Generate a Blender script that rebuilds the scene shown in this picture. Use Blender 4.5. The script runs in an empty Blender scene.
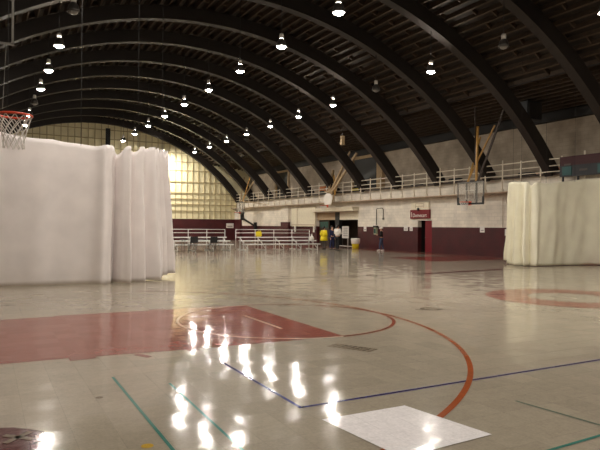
import bpy, bmesh, math, random
from mathutils import Vector, Matrix
random.seed(7)
PI = math.pi
R = math.radians
sc = bpy.context.scene
C = sc.collection

# ------------------------------------------------------------------ camera, world, exposure
cd = bpy.data.cameras.new('camera'); cam = bpy.data.objects.new('camera', cd); C.objects.link(cam)
cd.sensor_width = 36.0; cd.lens = 591.4 / 600 * 36.0; cd.clip_start = 0.05; cd.clip_end = 300
EYE = 1.588
cam.matrix_world = (Matrix.Translation((0, 0, EYE)) @ Matrix.Rotation(R(-28.15), 4, 'Z')
                    @ Matrix.Rotation(R(90.13), 4, 'X') @ Matrix.Rotation(R(0.46), 4, 'Z'))
sc.camera = cam
w = bpy.data.worlds.new('night'); sc.world = w; w.use_nodes = True
w.node_tree.nodes['Background'].inputs[0].default_value = (0.02, 0.02, 0.025, 1)
w.node_tree.nodes['Background'].inputs[1].default_value = 0.2
vs = sc.view_settings
vs.view_transform = 'Standard'; vs.look = 'None'; vs.gamma = 1.0; vs.use_curve_mapping = False
vs.exposure = 0.0
LAMP = 660.0            # emission of a lit lamp bowl
LAMP_COL = (1.0, 0.93, 0.83)

# ------------------------------------------------------------------ materials
def lin(c):
    return tuple(((v / 255) / 12.92 if v / 255 <= .04045 else ((v / 255 + .055) / 1.055) ** 2.4) for v in c) + (1,)

def mat(name, rgb, rough=.6, metal=0, noise=.12, scale=6, bump=0, spec=.5, emit=0, trans=0):
    m = bpy.data.materials.new(name); m.use_nodes = True
    nt = m.node_tree; N = nt.nodes; L = nt.links; b = N['Principled BSDF']
    b.inputs['Roughness'].default_value = rough; b.inputs['Metallic'].default_value = metal
    b.inputs['Specular IOR Level'].default_value = spec
    if trans: b.inputs['Transmission Weight'].default_value = trans
    tc = N.new('ShaderNodeTexCoord'); nz = N.new('ShaderNodeTexNoise')
    nz.inputs['Scale'].default_value = scale; nz.inputs['Detail'].default_value = 5
    L.new(tc.outputs['Object'], nz.inputs['Vector'])
    rp = N.new('ShaderNodeValToRGB'); L.new(nz.outputs['Fac'], rp.inputs['Fac'])
    c = lin(rgb)
    rp.color_ramp.elements[0].position = .25; rp.color_ramp.elements[1].position = .75
    rp.color_ramp.elements[0].color = tuple(v * (1 - noise) for v in c[:3]) + (1,)
    rp.color_ramp.elements[1].color = tuple(min(1, v * (1 + noise)) for v in c[:3]) + (1,)
    L.new(rp.outputs['Color'], b.inputs['Base Color'])
    if bump:
        bp = N.new('ShaderNodeBump'); bp.inputs['Strength'].default_value = bump; bp.inputs['Distance'].default_value = .02
        L.new(nz.outputs['Fac'], bp.inputs['Height']); L.new(bp.outputs['Normal'], b.inputs['Normal'])
    if emit:
        b.inputs['Emission Color'].default_value = LAMP_COL + (1,); b.inputs['Emission Strength'].default_value = emit
    return m

def floor_mat(name, rgb, tilevar=.10, wear=.0, rough=.115):
    """waxed vinyl tile: one-foot squares, each a touch different and not quite level"""
    m = bpy.data.materials.new(name); m.use_nodes = True
    nt = m.node_tree; N = nt.nodes; L = nt.links; b = N['Principled BSDF']
    tc = N.new('ShaderNodeTexCoord')
    sn = N.new('ShaderNodeVectorMath'); sn.operation = 'SCALE'; sn.inputs['Scale'].default_value = 1 / .3048
    L.new(tc.outputs['Object'], sn.inputs[0])
    fl = N.new('ShaderNodeVectorMath'); fl.operation = 'FLOOR'; L.new(sn.outputs[0], fl.inputs[0])
    fr = N.new('ShaderNodeVectorMath'); fr.operation = 'FRACTION'; L.new(sn.outputs[0], fr.inputs[0])
    xy = N.new('ShaderNodeVectorMath'); xy.operation = 'MULTIPLY'; xy.inputs[1].default_value = (1, 1, 0)
    L.new(fl.outputs[0], xy.inputs[0])
    wn = N.new('ShaderNodeTexWhiteNoise'); wn.noise_dimensions = '2D'; L.new(xy.outputs[0], wn.inputs['Vector'])
    sp = N.new('ShaderNodeTexNoise'); sp.inputs['Scale'].default_value = 45; sp.inputs['Detail'].default_value = 3
    L.new(tc.outputs['Object'], sp.inputs['Vector'])
    big = N.new('ShaderNodeTexNoise'); big.inputs['Scale'].default_value = .55; big.inputs['Detail'].default_value = 4
    L.new(tc.outputs['Object'], big.inputs['Vector'])
    def mth(op, a, bb):
        n = N.new('ShaderNodeMath'); n.operation = op
        for i, v in enumerate((a, bb)):
            if isinstance(v, (int, float)): n.inputs[i].default_value = v
            else: L.new(v, n.inputs[i])
        return n.outputs[0]
    md = N.new('ShaderNodeTexNoise'); md.inputs['Scale'].default_value = 11; md.inputs['Detail'].default_value = 6; md.inputs['Roughness'].default_value = .7
    L.new(tc.outputs['Object'], md.inputs['Vector'])
    v = mth('MULTIPLY_ADD', wn.outputs['Value'], tilevar); v.node.inputs[2].default_value = 1 - tilevar / 2
    v2 = mth('MULTIPLY_ADD', sp.outputs['Fac'], .34); v2.node.inputs[2].default_value = .83
    v3 = mth('MULTIPLY_ADD', big.outputs['Fac'], .30); v3.node.inputs[2].default_value = .85
    v4 = mth('MULTIPLY_ADD', md.outputs['Fac'], .42); v4.node.inputs[2].default_value = .79
    f = mth('MULTIPLY', mth('MULTIPLY', mth('MULTIPLY', v, v2), v3), v4)
    # joints
    sx = N.new('ShaderNodeSeparateXYZ'); L.new(fr.outputs[0], sx.inputs[0])
    jx = mth('LESS_THAN', sx.outputs['X'], .016); jy = mth('LESS_THAN', sx.outputs['Y'], .016)
    j = mth('MAXIMUM', jx, jy); jd = mth('MULTIPLY_ADD', j, -.13); jd.node.inputs[2].default_value = 1
    f = mth('MULTIPLY', f, jd)
    mx = N.new('ShaderNodeMix'); mx.data_type = 'RGBA'; mx.blend_type = 'MULTIPLY'; mx.inputs['Factor'].default_value = 1
    mx.inputs['A'].default_value = lin(rgb)
    cb = N.new('ShaderNodeCombineColor')
    for i in range(3): L.new(f, cb.inputs[i])
    L.new(cb.outputs[0], mx.inputs['B'])
    L.new(mx.outputs['Result'], b.inputs['Base Color'])
    # slow waves in the laid floor plus tile lippage
    wv = N.new('ShaderNodeTexNoise'); wv.inputs['Scale'].default_value = 4.2; wv.inputs['Detail'].default_value = 3.0
    L.new(tc.outputs['Object'], wv.inputs['Vector'])
    sc3 = N.new('ShaderNodeSeparateColor'); L.new(wn.outputs['Color'], sc3.inputs[0])
    tx = mth('MULTIPLY', mth('SUBTRACT', sc3.outputs[0], .5), mth('SUBTRACT', sx.outputs['X'], .5))
    ty = mth('MULTIPLY', mth('SUBTRACT', sc3.outputs[1], .5), mth('SUBTRACT', sx.outputs['Y'], .5))
    tilt = mth('MULTIPLY', mth('ADD', tx, ty), .3048 * .025)
    hv = mth('MULTIPLY_ADD', wv.outputs['Fac'], .0017); L.new(tilt, hv.node.inputs[2])
    bp = N.new('ShaderNodeBump'); bp.inputs['Strength'].default_value = 1; bp.inputs['Distance'].default_value = 1
    L.new(hv, bp.inputs['Height']); L.new(bp.outputs['Normal'], b.inputs['Normal'])
    rr = mth('MULTIPLY_ADD', sp.outputs['Fac'], .08); rr.node.inputs[2].default_value = rough - .04
    L.new(rr, b.inputs['Roughness'])
    b.inputs['IOR'].default_value = 1.34
    return m

def brick_mat(name, rgb, mortar=.82, bw=.42, bh=.2, rough=.7, axis='YZ', noise=.16):
    m = bpy.data.materials.new(name); m.use_nodes = True
    nt = m.node_tree; N = nt.nodes; L = nt.links; b = N['Principled BSDF']
    tc = N.new('ShaderNodeTexCoord'); s = N.new('ShaderNodeSeparateXYZ'); L.new(tc.outputs['Object'], s.inputs[0])
    c = N.new('ShaderNodeCombineXYZ'); L.new(s.outputs[axis[0]], c.inputs[0]); L.new(s.outputs[axis[1]], c.inputs[1])
    br = N.new('ShaderNodeTexBrick'); L.new(c.outputs[0], br.inputs['Vector'])
    br.inputs['Scale'].default_value = 1; br.inputs['Brick Width'].default_value = bw; br.inputs['Row Height'].default_value = bh
    br.inputs['Mortar Size'].default_value = .012
    k = lin(rgb)
    br.inputs['Color1'].default_value = k
    br.inputs['Color2'].default_value = tuple(v * .9 for v in k[:3]) + (1,)
    br.inputs['Mortar'].default_value = tuple(v * mortar for v in k[:3]) + (1,)
    nz = N.new('ShaderNodeTexNoise'); nz.inputs['Scale'].default_value = 1.3; nz.inputs['Detail'].default_value = 6
    L.new(tc.outputs['Object'], nz.inputs['Vector'])
    rp = N.new('ShaderNodeValToRGB'); L.new(nz.outputs['Fac'], rp.inputs['Fac'])
    rp.color_ramp.elements[0].color = (1 - noise * 2,) * 3 + (1,); rp.color_ramp.elements[1].color = (1, 1, 1, 1)
    rp.color_ramp.elements[0].position = .3; rp.color_ramp.elements[1].position = .65
    mx = N.new('ShaderNodeMix'); mx.data_type = 'RGBA'; mx.blend_type = 'MULTIPLY'; mx.inputs['Factor'].default_value = 1
    L.new(br.outputs['Color'], mx.inputs['A']); L.new(rp.outputs['Color'], mx.inputs['B'])
    L.new(mx.outputs['Result'], b.inputs['Base Color'])
    bp = N.new('ShaderNodeBump'); bp.inputs['Strength'].default_value = .4; bp.inputs['Distance'].default_value = .01
    L.new(br.outputs['Fac'], bp.inputs['Height']); bp.invert = True
    L.new(bp.outputs['Normal'], b.inputs['Normal'])
    b.inputs['Roughness'].default_value = rough
    return m

M = {}
M['floor'] = floor_mat('beige vinyl tile', (160, 149, 132))
M['maroon_paint'] = floor_mat('maroon floor paint', (138, 76, 64), .06, rough=.115)
M['dark_paint'] = floor_mat('dark maroon floor paint', (92, 52, 50), .06, rough=.115)
M['orange_line'] = floor_mat('orange court line', (156, 80, 44), .04, rough=.115)
M['red_line'] = floor_mat('red brown court line', (140, 66, 48), .04, rough=.115)
M['white_line'] = floor_mat('white court line', (215, 195, 175), .04, rough=.115)
M['white_square'] = floor_mat('white painted square', (240, 234, 234), .02, rough=.115)
M['blue_line'] = floor_mat('blue tape line', (52, 52, 112), .04, rough=.115)
M['teal_line'] = floor_mat('teal tape line', (70, 124, 112), .04, rough=.115)
M['green_line'] = floor_mat('worn green line', (112, 122, 108), .04, rough=.115)
M['stain'] = floor_mat('dark worn lettering', (122, 108, 92), .3, rough=.115)
M['yellow_mark'] = floor_mat('yellow mark', (196, 158, 62), .05, rough=.115)
M['white_brick'] = brick_mat('white painted block', (240, 230, 214), noise=.1)
M['upper_brick'] = brick_mat('dimmed white block', (176, 160, 140))  # white block darkened: the upper wall's dim light is in the colour
M['maroon_brick'] = brick_mat('maroon painted block', (76, 11, 17), rough=.6)
M['maroon_brick_x'] = brick_mat('maroon painted block end', (76, 11, 17), rough=.6, axis='XZ')
M['cream'] = mat('cream insulation panel', (232, 222, 184), .6, noise=.08, scale=1.5)
M['girt'] = mat('tan girt', (176, 160, 120), .6)
M['arch'] = mat('dark stained timber', (29, 21, 16), .6, noise=.25, scale=3)
M['deck'] = mat('dark roof boards', (34, 25, 18), .75, noise=.35, scale=2.5)
M['purlin'] = mat('brown purlin timber', (62, 47, 33), .7, noise=.3, scale=4)
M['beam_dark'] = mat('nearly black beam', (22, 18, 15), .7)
M['ledge'] = mat('brown ledge', (182, 160, 136), .6)
M['rail'] = mat('cream painted pipe', (214, 202, 182), .45, noise=.06)
M['curtain_l'] = mat('white vinyl curtain', (238, 230, 228), .62, noise=.07, scale=1.6, spec=.3)
M['curtain_r'] = mat('warm-lit vinyl curtain', (250, 243, 220), .62, noise=.07, scale=1.6, spec=.3)  # off-white vinyl, the yellower light of the right lamps tinted in
M['hem'] = mat('dark hem strap', (70, 66, 62), .7)
M['rope'] = mat('grey rope', (26, 24, 22), .8)
M['black'] = mat('black metal', (22, 22, 24), .5)
M['black_plastic'] = mat('black plastic', (26, 28, 32), .55)
M['grey_metal'] = mat('grey steel', (120, 116, 110), .4, metal=.6)
M['dark_metal'] = mat('dark steel', (62, 58, 54), .45, metal=.5)
M['alu'] = mat('aluminium plank', (226, 224, 220), .4, metal=.15, noise=.06)
M['rim'] = mat('orange rim', (206, 70, 40), .4)
M['net'] = mat('white net cord', (224, 220, 214), .8)
M['yellow_wood'] = mat('varnished yellow wood', (176, 132, 62), .5, noise=.2)
M['tan_wood'] = mat('tan painted wood', (172, 146, 110), .6, noise=.15)
M['white'] = mat('white enamel', (230, 224, 214), .45, noise=.05)
M['cream_board'] = mat('cream board', (226, 216, 192), .5, noise=.08)
M['maroon'] = mat('maroon enamel', (118, 22, 34), .4, noise=.08)
M['dark_maroon'] = mat('dark maroon cloth', (58, 22, 24), .7)
M['teal'] = mat('teal plastic', (26, 74, 74), .5)
M['orange'] = mat('orange plastic', (196, 116, 64), .5)
M['yellow'] = mat('bright yellow', (226, 204, 36), .5, noise=.08)
M['paper'] = mat('white paper', (228, 222, 214), .7, noise=.04)
M['dark_brown'] = mat('dark brown paint', (54, 40, 30), .55)
M['soffit'] = mat('tan soffit', (168, 144, 112), .6)
M['green_glass'] = mat('greenish window glass', (60, 92, 84), .15)
M['void_pane'] = mat('black void pane', (14, 14, 16), .45)  # near-black pane painted in for the unlit void behind the opening
M['housing'] = mat('pale lamp housing', (196, 190, 182), .4, noise=.04)
M['reflector'] = mat('spun reflector', (70, 66, 62), .4, metal=.4)
M['bulb_on'] = mat('lit lamp bowl', (255, 250, 240), .3, emit=LAMP)
M['bulb_dim'] = mat('dim lamp bowl', (255, 250, 240), .3, emit=LAMP * .35)
M['bulb_end'] = mat('brightest lamp bowl', (255, 248, 225), .3, emit=LAMP * 7)
M['bulb_off'] = mat('unlit lamp bowl', (120, 116, 110), .3)
M['skin'] = mat('skin', (196, 150, 124), .55, noise=.05)
M['hair'] = mat('dark hair', (34, 26, 22), .6, noise=.25, scale=30)
M['shirt_white'] = mat('white shirt cloth', (226, 220, 212), .8)
M['coat_yellow'] = mat('yellow coat cloth', (232, 208, 20), .6)
M['cloth_black'] = mat('black cloth', (16, 16, 18), .85)
M['cloth_navy'] = mat('navy cloth', (40, 46, 84), .85)
M['jeans'] = mat('blue denim', (62, 72, 96), .85, noise=.2, scale=20)
M['grey_cloth'] = mat('grey cloth', (84, 76, 72), .85)
M['glass'] = None
def clear_glass():
    m = bpy.data.materials.new('clear backboard glass'); m.use_nodes = True
    N = m.node_tree.nodes; L = m.node_tree.links
    for n in list(N): N.remove(n)
    o = N.new('ShaderNodeOutputMaterial'); mix = N.new('ShaderNodeMixShader'); t = N.new('ShaderNodeBsdfTransparent')
    p = N.new('ShaderNodeBsdfPrincipled'); p.inputs['Base Color'].default_value = lin((170, 166, 158)); p.inputs['Roughness'].default_value = .1
    mix.inputs[0].default_value = .28
    L.new(t.outputs[0], mix.inputs[1]); L.new(p.outputs[0], mix.inputs[2]); L.new(mix.outputs[0], o.inputs[0])
    return m
M['glass'] = clear_glass()

# ------------------------------------------------------------------ mesh helpers
class MB:
    """collects simple solids, then links them as ONE mesh object"""
    def __init__(s): s.bm = bmesh.new(); s.mi = 0
    def _tag(s, faces):
        for f in faces: f.material_index = s.mi
    def box(s, x0, y0, z0, x1, y1, z1, bev=0):
        vs_ = [s.bm.verts.new(p) for p in ((x0,y0,z0),(x1,y0,z0),(x1,y1,z0),(x0,y1,z0),(x0,y0,z1),(x1,y0,z1),(x1,y1,z1),(x0,y1,z1))]
        fs = [s.bm.faces.new([vs_[i] for i in q]) for q in ((3,2,1,0),(4,5,6,7),(0,1,5,4),(1,2,6,5),(2,3,7,6),(3,0,4,7))]
        if bev:
            es = list({e for f in fs for e in f.edges})
            r = bmesh.ops.bevel(s.bm, geom=es, offset=bev, segments=2, affect='EDGES')
            fs = [f for f in fs if f.is_valid] + list(r['faces'])
        s._tag(fs); return s
    def bar(s, a, b, wx, wy, up=(0,0,1)):
        """rectangular bar from a to b"""
        a = Vector(a); b = Vector(b); d = (b - a).normalized(); u = Vector(up)
        if abs(d.dot(u)) > .98: u = Vector((0,1,0))
        sx = d.cross(u).normalized() * wx / 2; sy = sx.cross(d).normalized() * wy / 2
        v = [s.bm.verts.new(p + k * sx + l * sy) for p in (a, b) for k, l in ((-1,-1),(1,-1),(1,1),(-1,1))]
        fs = [s.bm.faces.new([v[i] for i in q]) for q in ((3,2,1,0),(4,5,6,7),(0,1,5,4),(1,2,6,5),(2,3,7,6),(3,0,4,7))]
        s._tag(fs); return s
    def tube(s, pts, r, n=8, closed=False):
        pts = [Vector(p) for p in pts]; rings = []
        m = len(pts)
        for i, p in enumerate(pts):
            if closed: d = pts[(i+1) % m] - pts[i-1]
            else: d = pts[min(i+1, m-1)] - pts[max(i-1, 0)]
            d.normalize(); u = Vector((0,0,1)) if abs(d.z) < .95 else Vector((1,0,0))
            x = d.cross(u).normalized(); y = x.cross(d)
            rr = r[i] if isinstance(r, (list, tuple)) else r
            rings.append([s.bm.verts.new(p + rr * (math.cos(2*PI*k/n) * x + math.sin(2*PI*k/n) * y)) for k in range(n)])
        fs = []
        for i in range(m if closed else m - 1):
            A, B = rings[i], rings[(i+1) % m]
            for k in range(n): fs.append(s.bm.faces.new((A[k], A[(k+1)%n], B[(k+1)%n], B[k])))
        if not closed:
            fs.append(s.bm.faces.new(rings[0][::-1])); fs.append(s.bm.faces.new(rings[-1]))
        for f in fs: f.smooth = n > 5
        s._tag(fs); return s
    def lathe(s, prof, n=20, c=(0,0,0), cap=True):
        rings = []
        for r, z in prof:
            rings.append([s.bm.verts.new((c[0] + r*math.cos(2*PI*k/n), c[1] + r*math.sin(2*PI*k/n), c[2] + z)) for k in range(n)])
        fs = []
        for A, B in zip(rings, rings[1:]):
            for k in range(n): fs.append(s.bm.faces.new((A[k], A[(k+1)%n], B[(k+1)%n], B[k])))
        for f in fs: f.smooth = True
        if cap:
            fs.append(s.bm.faces.new(rings[0][::-1])); fs.append(s.bm.faces.new(rings[-1]))
        s._tag(fs); return s
    def poly(s, pts):
        f = s.bm.faces.new([s.bm.verts.new(p) for p in pts]); s._tag([f]); return s
    def prism(s, pts, d):
        """closed outline pts (3-D) pushed along vector d"""
        d = Vector(d); a = [s.bm.verts.new(p) for p in pts]; b = [s.bm.verts.new(Vector(p) + d) for p in pts]
        fs = [s.bm.faces.new(a[::-1]), s.bm.faces.new(b)]
        n = len(pts)
        for i in range(n): fs.append(s.bm.faces.new((a[i], a[(i+1)%n], b[(i+1)%n], b[i])))
        s._tag(fs); return s
    def build(s, name, mats, parent=None, loc=(0,0,0), normals=True):
        if normals: bmesh.ops.recalc_face_normals(s.bm, faces=s.bm.faces)
        me = bpy.data.meshes.new(name); s.bm.to_mesh(me); s.bm.free()
        if not isinstance(mats, (list, tuple)): mats = [mats]
        for m in mats: me.materials.append(m)
        o = bpy.data.objects.new(name, me); C.objects.link(o); o.location = loc
        if parent: o.parent = parent
        return o

def tag(o, label, cat, group=None):
    o['label'] = label; o['category'] = cat
    if group: o['group'] = group
    return o
def thing(name, label, cat, loc=(0,0,0), rz=0, group=None):
    o = bpy.data.objects.new(name, None); C.objects.link(o); o.location = loc; o.rotation_euler = (0,0,rz)
    o.empty_display_size = .1
    return tag(o, label, cat, group)
def struct(o, label=None, cat=None):
    o['kind'] = 'structure'
    if label: o['label'] = label
    if cat: o['category'] = cat
    return o
def dup(root, loc, rz, label, group=None):
    def cp(o, par):
        c = o.copy(); C.objects.link(c)
        if par: c.parent = par
        for ch in o.children: cp(ch, c)
        return c
    r = cp(root, None); r.location = loc; r.rotation_euler = (0,0,rz); r['label'] = label
    if group: r['group'] = group
    return r

# ------------------------------------------------------------------ hall dimensions
CX, ZC, RA = 9.65, -6.6, 18.3          # arch circle
XR, XL = 24.45, -5.15                  # lower side walls
XRU, XLU = 26.1, -6.8                  # upper side walls behind the galleries
YB, YE = -8.0, 60.5                    # back wall, end wall
R_IN, R_OUT, R_DECK = RA - .30, RA + .32, RA + .66
ZU = 7.75                              # roof height at the upper walls
def roof_prof(rad, n=40):
    """right half then left half of the roof line as (x,z), from left wall to right wall"""
    xk = 11.7
    pts = []
    for i in range(n + 1):
        x = -xk + 2 * xk * i / n
        pts.append((CX + x, ZC + math.sqrt(rad**2 - x*x)))
    dz = rad - R_DECK
    return [(XLU - .3, ZU + dz)] + pts + [(XRU + .3, ZU + dz)]

# ------------------------------------------------------------------ floor with its painted markings (one mesh, one slot per paint)
f = MB()
f.box(XL - 2, YB, -.2, XR + 2.6, YE + .3, 0)
slots = ['floor', 'maroon_paint', 'dark_paint', 'orange_line', 'red_line', 'white_line', 'white_square', 'blue_line', 'teal_line', 'green_line', 'stain', 'yellow_mark']
lay = {n: i for i, n in enumerate(slots)}
def paint(n, z):
    f.mi = lay[n]; return z
def fp(pts, z): f.poly([(x, y, z) for x, y in pts])
def strip(p, q, wd, z):
    p = Vector(p); q = Vector(q); n = (q - p).normalized(); n = Vector((-n.y, n.x)) * wd / 2
    fp([p + n, p - n, q - n, q + n], z)
def ring(cx, cy, r0, r1, a0, a1, z, n=64):
    for i in range(n):
        a = R(a0 + (a1 - a0) * i / n); b = R(a0 + (a1 - a0) * (i + 1) / n)
        fp([(cx + r0*math.cos(a), cy + r0*math.sin(a)), (cx + r1*math.cos(a), cy + r1*math.sin(a)),
            (cx + r1*math.cos(b), cy + r1*math.sin(b)), (cx + r0*math.cos(b), cy + r0*math.sin(b))], z)
FX, FY, HX = 4.60, 9.07, .43
z = paint('maroon_paint', .002)
key = [(-1.04, 10.95), (1.1, 10.98), (1.1, 11.06), (4.62, 10.95), (4.62, 7.28), (2.45, 7.34), (2.45, 7.24), (2.3, 7.24), (2.3, 7.34),
       (1.2, 7.44), (1.2, 7.34), (.9, 7.32), (.9, 7.48), (-1.04, 7.5)]
fp(key[::-1], z)
strip((1.66, 7.34), (1.78, 7.12), .09, z)
ring(11.9, FY, .92, 1.85, 0, 360, z)                       # ring at mid-court
for cy, x0 in ((23.2, 18.6), (40.2, 17.2)):                # the lanes of the cross courts by the right wall
    fp([(x0, cy - 1.83), (24.3, cy - 1.83), (24.3, cy + 1.83), (x0, cy + 1.83)], z)
fp([(22.9, 16.0), (24.3, 16.0), (24.3, 43), (22.9, 43)], .0015)
fp([(8.2, 30.6), (16.5, 30.6), (16.5, 31.1), (8.2, 31.1)], .0015)
z = paint('dark_paint', .003)
strip((5.8, 16.25), (13.4, 15.85), .10, z); strip((13.4, 15.85), (19.3, 16.6), .34, z)
blob = [(-.6, 5.25), (-.05, 5.22), (.22, 5.12), (.42, 4.92), (.46, 4.72), (.38, 4.5), (.2, 4.42), (-.3, 4.4), (-.6, 4.5)]
fp(blob[::-1], .002)
z = paint('orange_line', .004)
ring(HX, FY, 6.0, 6.062, -75, 62, z, 120)
z = paint('red_line', .005)
ring(FX, FY, 1.80, 1.855, -90, 90, z)
z = paint('white_line', .005)
ring(FX, FY, 1.81, 1.85, 90, 270, z)
strip((4.08, 8.2), (4.08, 9.72), .045, z)
z = paint('stain', .005)
for a in (R(45), R(135)):                                  # faded white cross on the dark patch
    c, s_ = math.cos(a) * .13, math.sin(a) * .13
    strip((.24 - c, 4.86 - s_), (.24 + c, 4.86 + s_), .05, z)
z = paint('white_square', .0055)
fp([(2.46, 4.19), (2.55, 3.25), (3.45, 3.3), (3.31, 4.19)], z)
z = paint('blue_line', .003)
strip((2.46, 6.5), (2.46, 4.55), .034, z); strip((2.44, 4.56), (12.5, 4.66), .036, z)
z = paint('teal_line', .003)
strip((1.20, 6.35), (1.19, 3.2), .028, z); strip((1.66, 5.85), (1.62, 3.2), .024, z); strip((3.3, 2.87), (6, 3.0), .03, z)
z = paint('green_line', .003)
strip((4.32, 3.85), (4.5, 2.2), .03, z)
z = paint('stain', .003)
for i in range(9):                                         # worn-out lettering nobody can read
    for j in range(3):
        x = 4.02 + .035 * i + .075 * j; y = 6.74 - .062 * i + .035 * j
        r_ = .8 + .4 * random.random()
        fp([(x, y), (x + .03 * r_, y - .052 * r_), (x + .085, y - .03), (x + .055, y + .02 * r_)], z)
ring(7.7, 8.95, .13, .22, 0, 360, z, 24); strip((7.35, 9.0), (8.05, 8.75), .05, z)
strip((6.2, 11.2), (6.75, 10.75), .07, z); strip((6.9, 10.7), (7.25, 10.5), .06, z)
strip((-.1, 12.9), (.9, 12.85), .05, z)
for sx, sy in ((1.35, 12.1), (.95, 5.65), (2.0, 11.6)): ring(sx, sy, 0.005, .035, 0, 360, z, 10)
z = paint('yellow_mark', .003)
ring(1.05, 4.26, .002, .045, 0, 360, z, 16)
fl = struct(f.build('floor', [M[s] for s in slots], normals=False))

# ------------------------------------------------------------------ walls
def split_wall(mb, x0, x1, y0, y1, zs, mi):
    """stack of boxes between the heights in zs, each with its slot"""
    for (za, zb), k in zip(zip(zs, zs[1:]), mi):
        mb.mi = k; mb.box(x0, y0, za, x1, y1, zb)
WN = 1.6                                # wainscot height
DY0, DY1, DZ = 28.40, 29.75, 2.02       # side doorway
EY0, EY1, EZ = 36.60, 42.75, 2.72       # main entrance
m = MB()
for y0, y1 in ((YB, DY0), (DY1, EY0), (EY1, YE)):
    split_wall(m, XR, XR + .3, y0, y1, (0, WN, 4.22), (1, 0))
m.mi = 0; m.box(XR, DY0, DZ, XR + .3, DY1, 4.22); m.box(XR, EY0, EZ, XR + .3, EY1, 4.22)
struct(m.build('wall_right', [M['white_brick'], M['maroon_brick']]))
for nm, y0, y1, zz in (('trim_6', 47.55, 49.1, 1.97), ('trim_7', 58.9, YE, 2.3)):          # pilasters
    m = MB(); split_wall(m, XR - .22, XR, y0, y1, (0, zz, 3.4), (1, 0)); struct(m.build(nm, [M['white_brick'], M['maroon_brick']]))
m = MB(); m.box(XRU, YB, 3.3, XRU + .3, YE, ZU + .1); struct(m.build('wall_right_upper', M['upper_brick']))
m = MB(); split_wall(m, XL - .3, XL, YB, YE, (0, WN, 4.22), (1, 0)); struct(m.build('wall_left', [M['white_brick'], M['maroon_brick']]))
m = MB(); m.box(XLU - .3, YB, 3.3, XLU, YE, ZU + .1); struct(m.build('wall_left_upper', M['upper_brick']))
m = MB(); m.box(XR + .3, YB, 3.3, XRU, YE, 3.5); struct(m.build('balcony_floor', M['ledge']))
m = MB(); m.box(XLU, YB, 3.3, XL - .3, YE, 3.5); struct(m.build('gallery_floor', M['ledge']))
# end wall: outline of the vault, cream panels between ribs and girts over a maroon base
prof = roof_prof(R_DECK - .02)
m = MB()
m.mi = 1; m.box(XL - .3, YE, 0, XR + .3, YE + .3, 2.28)
m.mi = 0
m.prism([(XL - .3, YE, 2.28), (XR + .3, YE, 2.28)] + [(XR + .3, YE, 3.3), (XRU + .3, YE, 3.3)] + [(x, YE, zz) for x, zz in prof[::-1]] + [(XLU - .3, YE, 3.3), (XL - .3, YE, 3.3)], (0, .3, 0))
m.mi = 2
for zz, t in ((3.1, .05), (3.75, .09), (4.35, .06), (4.95, .09), (6.1, .10), (7.3, .08), (8.2, .08), (9.1, .08), (10.0, .08), (10.9, .08)):
    hw = min(XR - CX, math.sqrt(max(0, (R_DECK - .1)**2 - (zz - ZC)**2)) if zz > 4.5 else XR - CX)
    m.box(CX - hw, YE - .09, zz, CX + hw, YE, zz + t)
x = XL + .4
while x < XR:
    dx = abs(x - CX); zt = ZC + math.sqrt(R_DECK**2 - dx*dx) - .1
    m.box(x, YE - .07, 2.3, x + .06, YE, zt); x += .62
struct(m.build('wall_end', [M['cream'], M['maroon_brick_x'], M['girt']]))
m = MB()
m.mi = 1; m.box(XL - .3, YB - .3, 0, XR + .3, YB, 2.28); m.mi = 0
m.prism([(XL - .3, YB, 2.28), (XR + .3, YB, 2.28), (XR + .3, YB, 3.3), (XRU + .3, YB, 3.3)] + [(x, YB, zz) for x, zz in prof[::-1]] + [(XLU - .3, YB, 3.3), (XL - .3, YB, 3.3)], (0, -.3, 0))
struct(m.build('wall_back', [M['cream'], M['maroon_brick_x']]))

# roof: boards, purlins along the hall and staggered bridging between them
m = MB(); pin = roof_prof(R_DECK); pout = [(x, zz + .25) for x, zz in pin]
for (a, b), (c, d) in zip(zip(pin, pin[1:]), zip(pout, pout[1:])):
    m.prism([(a[0], YB - .3, a[1]), (b[0], YB - .3, b[1]), (d[0], YB - .3, d[1]), (c[0], YB - .3, c[1])], (0, YE - YB + .6, 0))
m.mi = 1
stations = []
acc = 0; step = .46
for (a, b) in zip(pin, pin[1:]):
    L_ = math.hypot(b[0]-a[0], b[1]-a[1]); t = step - acc
    while t < L_:
        k = t / L_; n = Vector((-(b[1]-a[1]), b[0]-a[0])).normalized()
        stations.append((a[0] + (b[0]-a[0])*k, a[1] + (b[1]-a[1])*k, n.x, n.y)); t += step
    acc = L_ - (t - step)
for i, (x, zz, nx, nz) in enumerate(stations):
    ang = math.atan2(nz, nx)
    m.bar((x - nx*.13, YB, zz - nz*.13), (x - nx*.13, YE, zz - nz*.13), .075, .26, up=(nx, 0, nz))
    if i + 1 < len(stations):
        x2, z2, nx2, nz2 = stations[i+1]
        y = YB + 1 + (i % 2) * 1.0 + random.random() * .4
        while y < YE - .5:
            m.bar((x - nx*.1, y, zz - nz*.1), (x2 - nx2*.1, y, z2 - nz2*.1), .07, .16, up=(nx, 0, nz)); y += 2.4
struct(m.build('ceiling', [M['deck'], M['purlin']]))
# dark wall-head beams and conduits at the knee of the roof
for nm, x0, x1 in (('trim_1', XRU - .25, XRU), ('trim_2', XLU, XLU + .25)):
    m = MB(); m.box(x0, YB, ZU - .62, x1, YE, ZU - .05); struct(m.build(nm, M['beam_dark']))
m = MB(); m.box(XR - .58, 17.3, 3.44, XR, YE, 3.5); struct(m.build('trim_3', M['ledge']))
m = MB(); m.box(XR - .24, YB, 4.18, XR + .34, YE, 4.26); struct(m.build('trim_4', M['dark_brown']))
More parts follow.
